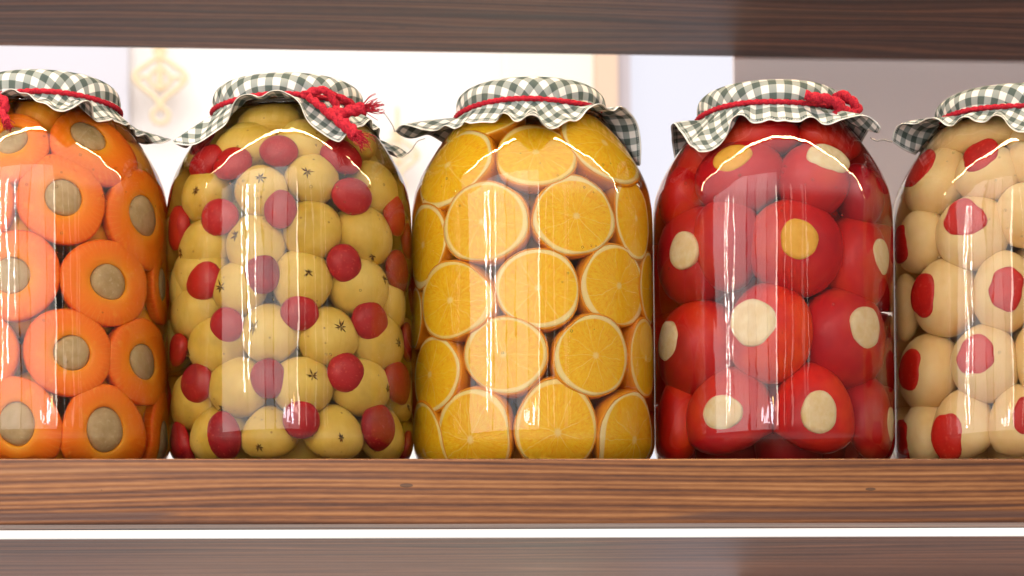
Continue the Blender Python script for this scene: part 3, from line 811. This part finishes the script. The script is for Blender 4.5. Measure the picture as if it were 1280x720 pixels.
rope_piece(K2, 'bow_loop', [(378,120),(392,114),(408,114),(416,124),(420,136),(412,142),(400,132),(386,121)], [-.050,-.053,-.053,-.052,-.051,-.056,-.057,-.053], 2.3*MM)
rope_piece(K2, 'bow_loop', [(414,118),(430,124),(440,131),(432,136)], [-.048,-.046,-.042,-.044], 1.9*MM)
rope_piece(K2, 'cord_end', [(412,142),(426,142),(442,138),(456,135)], [-.058,-.060,-.060,-.060], 3.2*MM, (.011,.95), 5)
rope_piece(K2, 'cord_end', [(416,141),(424,150),(434,158),(446,170)], [-.058,-.061,-.064,-.066], 3.4*MM, (.010,.85), 6)
rope_piece(K2, 'knot', [(410,139),(415,145),(422,145),(424,140),(417,138)], [-.058,-.060,-.060,-.058,-.057], 2.6*MM)
K3 = cord(JARS[2], 3, 'red cord showing as a thin line under the orange jar cover')
K4 = cord(JARS[3], 4, 'red cord ending in two loose twisted loops on the pepper jar')
rope_piece(K4, 'bow_loop', [(1006,119),(1020,122),(1034,124),(1046,130),(1050,140),(1044,145)], [-.050,-.051,-.051,-.050,-.048,-.048], 2.9*MM)
rope_piece(K4, 'bow_loop', [(1044,124),(1052,119),(1064,126),(1072,137),(1064,143),(1054,136),(1046,126)], [-.040,-.040,-.040,-.040,-.043,-.044,-.042], 2.9*MM)
K5 = cord(JARS[4], 5, 'red cord under the cover of the pale fruit jar')
def thread(par, pix, y, rad=.35):
    pts = catmull([at(px, py, y) for px, py in pix], 8); vs, fs = [], []
    sweep(pts, rad*MM, vs, fs, 6, taper=lambda q: 1-.4*q); mesh_obj('loose_thread', vs, fs, THR, par)
THR = plain('cotton_thread', (.42,.38,.34), .9, .1)

def frayed_corner(o, sx, steps, rad):
    """a thread that runs on from the cloth's corner"""
    N = int(math.sqrt(len(o.data.vertices))); cs = [0, N-1, N*(N-1), N*N-1]
    c = max((o.location + o.data.vertices[k].co for k in cs), key=lambda q: sx*q.x)
    pts = [c]
    for dx, dz in steps: pts.append(pts[-1]+Vector((dx*MM, 0, dz*MM)))
    vs, fs = [], []; sweep(catmull(pts, 8), rad*MM, vs, fs, 6, taper=lambda q: 1-.4*q)
    mesh_obj('loose_thread', vs, fs, THR, o)
frayed_corner(CL[2], -1, [(-1.5,4),(-2.5,4),(-3,4)], .45)
frayed_corner(CL[1], 1, [(3,3),(3.5,5),(5,2)], .4)
frayed_corner(CL[4], -1, [(-5,1),(-5,-.5),(-4,2)], .6)

# ------------------------------------------------------------------ shelves
YF = -.107; YB = .46
zt = at(640, 571, YF).z; zb = at(640, 653, YF).z
OFFZ = zt      # jars stand at z = 0; the top of the board is there too
TOP = 0.0; BOT = TOP - (zt-zb)
W_FRONT = wood('shelf_wood', [(.12,(.060,.020,.009)), (.36,(.140,.048,.016)), (.54,(.225,.085,.027)), (.72,(.305,.128,.044)), (.9,(.41,.19,.08))], rough=.42, coat=.05, freq=1900, wav=44, spec=.3, streak_z=BOT+.0048, streak=(.075,.035,.026))
W_UP = wood('upper_shelf_wood', [(.2,(.045,.015,.007)), (.40,(.115,.042,.020)), (.58,(.21,.084,.040)), (.8,(.34,.155,.080))], off=(.7,.3,.1), wav=75, rough=.44, coat=.0, freq=620, spec=.20, bumps=.35)
sh = tag(empty('lower_shelf', (0, YF, BOT)), 'brown grained wooden shelf board that the jars stand on', 'shelf')
# the shelf as two laid-up boards: a warm facing and the darker board behind it
box('front_board', -1.2, 1.4, YF, YF+.022, BOT, TOP-.0003, W_FRONT, sh, .0012)
box('shelf_board', -1.2, 1.4, YF+.0225, YB, BOT+.0004, TOP-.0005, W_UP, sh, .001)
LED = emit('led_white', (1,.94,.86), 1.05)
LEDT = emit('led_warm', (1,.70,.38), 75)
ls = tag(empty('led_strip', (0, YF+.03, BOT)), 'glowing white light strip under the lower shelf edge', 'light strip', 'light strips fixed under the shelf fronts')
LM = plain('aluminium_channel', (.7,.7,.7), .35, .5, 1)
zl0 = at(640, 670, YF+.032).z; 
box('light_diffuser', -1.2, 1.4, YF+.032, YF+.040, zl0, BOT-.0006, LED, ls, .0008)
box('channel', -1.2, 1.4, YF+.0405, YF+.0425, zl0-.0004, BOT+.0002, LM, ls)
ub = at(640, 67, YB).z
us = tag(empty('upper_shelf', (0, YF, ub)), 'dark wooden board of the shelf above the jars, seen from below', 'shelf')
box('shelf_board', -1.2, 1.4, YF+.0225, YB, ub, ub+.038, W_UP, us, .0012)
box('front_board', -1.2, 1.4, YF, YF+.022, ub-.0004, ub+.0384, W_FRONT, us, .0012)
lu = tag(empty('led_strip', (0, YF+.03, ub)), 'warm light strip under the upper shelf, seen as arcs reflected in the jars', 'light strip', 'light strips fixed under the shelf fronts')
box('light_diffuser', -1.2, 1.4, YF+.0065, YF+.0125, ub-.0038, ub-.0008, LEDT, lu, .0006)
box('channel', -1.2, 1.4, YF+.0128, YF+.0145, ub-.004, ub-.0006, LM, lu)

# ------------------------------------------------------------------ the room behind
YW = 3.2
def wallmat(name, c, sc_=3, var=.04):
    mt, g = material(name); n = g.noise(g.pos, sc_, 3)
    g.put(g.p.inputs['Base Color'], g.mix(n, tuple(x*(1-var) for x in c), tuple(min(1, x*(1+var)) for x in c))); g.p.inputs['Roughness'].default_value = .7
    g.put(g.p.inputs['Normal'], g.bump(g.noise(g.pos, 120, 2), .1, .002)); return mt
def xat(px, y, py=68): return at(px, py, y).x
def slab(name, px0, px1, y, mat, label=None, cat=None, kind=None, z0=-1.6, z1=2.6, th=.05, parent=None):
    o = box(name, xat(px0, y), xat(px1, y), y, y+th, z0, z1, mat, parent)
    return tag(o, label, cat, None, kind)
CREAMW = wallmat('cream_wall', (.86,.80,.76))
tag(box('back_wall', -4, 1.6, YW, YW+.1, -1.6, 2.6, CREAMW), kind='structure')
tag(box('floor', -4, 4, YB+.4, YW+.1, -1.7, -1.6, wallmat('floor_tile', (.45,.38,.32))), kind='structure')
slab('curtain', -60, 160, YW-.035, wallmat('lavender_curtain', (.62,.60,.65)), 'pale lavender curtain hanging behind the carrot jar', 'curtain', th=.03)
slab('lit_window', 632, 742, YW-.06, emit('warm_window', (1,.96,.78), .85), 'bright warm yellow lit window behind the orange jar', 'window')
slab('door_frame', 745, 772, YW-.16, wallmat('beige_frame', (.72,.52,.38)), 'beige door frame behind the orange jar cover', 'door frame')
slab('doorway_edge', 772, 788, YW-.14, wallmat('lilac_grey', (.52,.47,.50)), 'narrow lilac grey door edge beside the beige frame', 'door edge')
slab('white_panel', 788, 1300, YW-.10, emit('daylight_window', (.90,.89,1), .70), 'lilac white daylit panel between the two right hand jars', 'panel')
slab('grey_wall', 918, 3200, YB+.012, wallmat('grey_brown_wall', (.96,.86,.86), 5), kind='structure', z0=-1.0, z1=1.4, th=.010)
# gilt lattice ornament on the wall
GOLD = plain('gilt', (.84,.64,.40), .45, .5, .2)
def ornament(px, py, k, label):
    y = YW-.05; c = at(px, py, y); u = .00150*k     # metres per photo pixel at that depth
    root = tag(empty('gilt_ornament', c), label, 'wall ornament', 'gilt ornaments on the pale wall')
    vs, fs = [], []
    def loop(pts, r=3.4): sweep(catmull([c+Vector((a*u,0,b*u)) for a, b in pts], 8), r*u, vs, fs, 8)
    for sx in (-1, 1):
        loop([(0,46),(sx*6,38),(sx*3,30),(sx*14,22),(sx*30,10),(sx*32,0),(sx*20,-12),(sx*7,-22),(0,-34)])
        loop([(0,18),(sx*9,10),(sx*14,1),(sx*8,-8),(0,-14)], 2.6)
        loop([(sx*14,1),(sx*22,4),(sx*28,0)], 2.6); loop([(0,-34),(sx*10,-42),(sx*8,-52),(0,-56)], 3)
    loop([(0,80),(0,46),(0,18)], 3); loop([(0,18),(0,2),(0,-14)], 4.5)
    mesh_obj('scrollwork', vs, fs, GOLD, root)
ornament(200, 100, 1, 'blurred gold lattice ornament on the pale wall left of apple jar')
ornament(497, 196, .8, 'faint gold ornament between the apple and orange jars')

# ------------------------------------------------------------------ light
def area(name, loc, look, sx, sy, L, col=(1,1,1)):
    l = bpy.data.lights.new(name, 'AREA'); l.shape = 'RECTANGLE'; l.size = sx; l.size_y = sy
    l.energy = L*PI*sx*sy; l.color = col
    if name == 'glitter_strip_light':          # added strip lamps, broken up by noise for glitter in the glass
        l.use_nodes = True; q = G(l.node_tree); e = [n for n in q.N if n.type == 'EMISSION'][0]
        ge = q.new('ShaderNodeNewGeometry'); n = q.noise(q.mapping(ge.outputs['Parametric'], loc=(loc[0]*90,0,0), scale=(2,34,1)), 1, 2, .7)
        q.put(e.inputs['Strength'], q.m('MULTIPLY', q.sm(n, .48, .62), 2.4))
    o = bpy.data.objects.new(name, l); COL.objects.link(o); o.location = loc
    d = (Vector(look)-Vector(loc)).normalized(); o.rotation_euler = d.to_track_quat('-Z', 'Y').to_euler(); return o
for k, (x0, x1, L, cc) in enumerate(((-.17,.03,1.9,(1,.97,.97)), (-.42,-.185,2.9,(1,.95,.93)), (-.62,-.435,2.1,(.97,.95,1)), (-1.05,-.64,3.1,(1,.97,.95)), (-2.6,-1.07,2.7,(1,.97,.97)))):
    area('shop_window_light', ((x0+x1)/2, -1.15, .57), ((x0+x1)/2, 0, .57), x1-x0, 1.02, L, cc)
for k, (x, w_, L) in enumerate(((.17,.012,3.2), (.30,.02,2.2), (.52,.05,1.0), (.60,.012,3))):  # thin strip lamps added for faint vertical streaks on the jars
    area('added_streak_light', (x, -1.15, .42), (x, 0, .42), w_, .6, L, (1,.93,.82))
area('narrow_window_light', (.015, -1.12, .40), (.015, 0, .40), .022, .55, 12, (1,.90,.72))
area('glitter_strip_light', (-.60, -.62, .30), (0,0,.30), .018, .30, 60, (1,.94,.8))
area('glitter_strip_light', (-.66, -.60, .29), (0,0,.29), .014, .30, 45, (1,.94,.8))
area('glitter_strip_light', (-.52, -.66, .32), (0,0,.32), .014, .26, 40, (1,.94,.8))
for (x, z, w, h, L, c) in ((-.115,.166,.020,.026,16,(.85,.86,1)), (-.092,.160,.014,.030,15,(.85,.86,1)), (-.072,.166,.012,.018,18,(.9,.88,1)),
                           (-.10,.146,.06,.005,9,(.9,.9,1)), (-.19,.166,.05,.010,9,(.9,.9,1)), (-.215,.158,.04,.016,8,(.9,.9,1)), (-.06,.178,.022,.008,22,(1,.5,.18)),
                           (-.26,.168,.03,.012,10,(.9,.9,1)), (-.165,.150,.03,.007,10,(.9,.9,1)), (-.03,.170,.05,.006,5,(1,.6,.5))):
    area('far_shop_window', (x, -1.13, z), (x, 0, z), w, h, L*1.7, c)
# added unseen lamp that brightens the wall behind the shelves
area('added_rear_light', (-.6, 1.6, 2.3), (-.6, 3.2, .3), 3, .8, 3.4, (1,.97,.92))
w = bpy.data.worlds.new('World'); sc.world = w; w.use_nodes = True
g = G(w.node_tree); bg = w.node_tree.nodes['Background']
tc = g.new('ShaderNodeTexCoord'); s = g.new('ShaderNodeSeparateXYZ'); g.L.new(tc.outputs['Generated'], s.inputs[0])
up = g.m('ADD', g.m('MULTIPLY', s.outputs[2], .5), .5)
g.put(bg.inputs[0], g.ramp(up, [(0,(.50,.44,.40)), (.44,(.40,.36,.34)), (.50,(.13,.11,.105)), (.62,(.15,.13,.125)), (.70,(1,1,1)), (1,(1,1,1))])); bg.inputs[1].default_value = 1.55

# ------------------------------------------------------------------ render
sc.view_settings.view_transform = 'Standard'; sc.view_settings.look = 'None'
sc.view_settings.exposure = .28; sc.view_settings.gamma = 1
c = sc.cycles; c.use_denoising = True
try: c.denoiser = 'OPENIMAGEDENOISE'
except Exception: pass
c.max_bounces = 16; c.transparent_max_bounces = 8; c.diffuse_bounces = 3; c.glossy_bounces = 5; c.transmission_bounces = 14
c.sample_clamp_indirect = 5; c.caustics_reflective = False; c.caustics_refractive = True; c.blur_glossy = .4
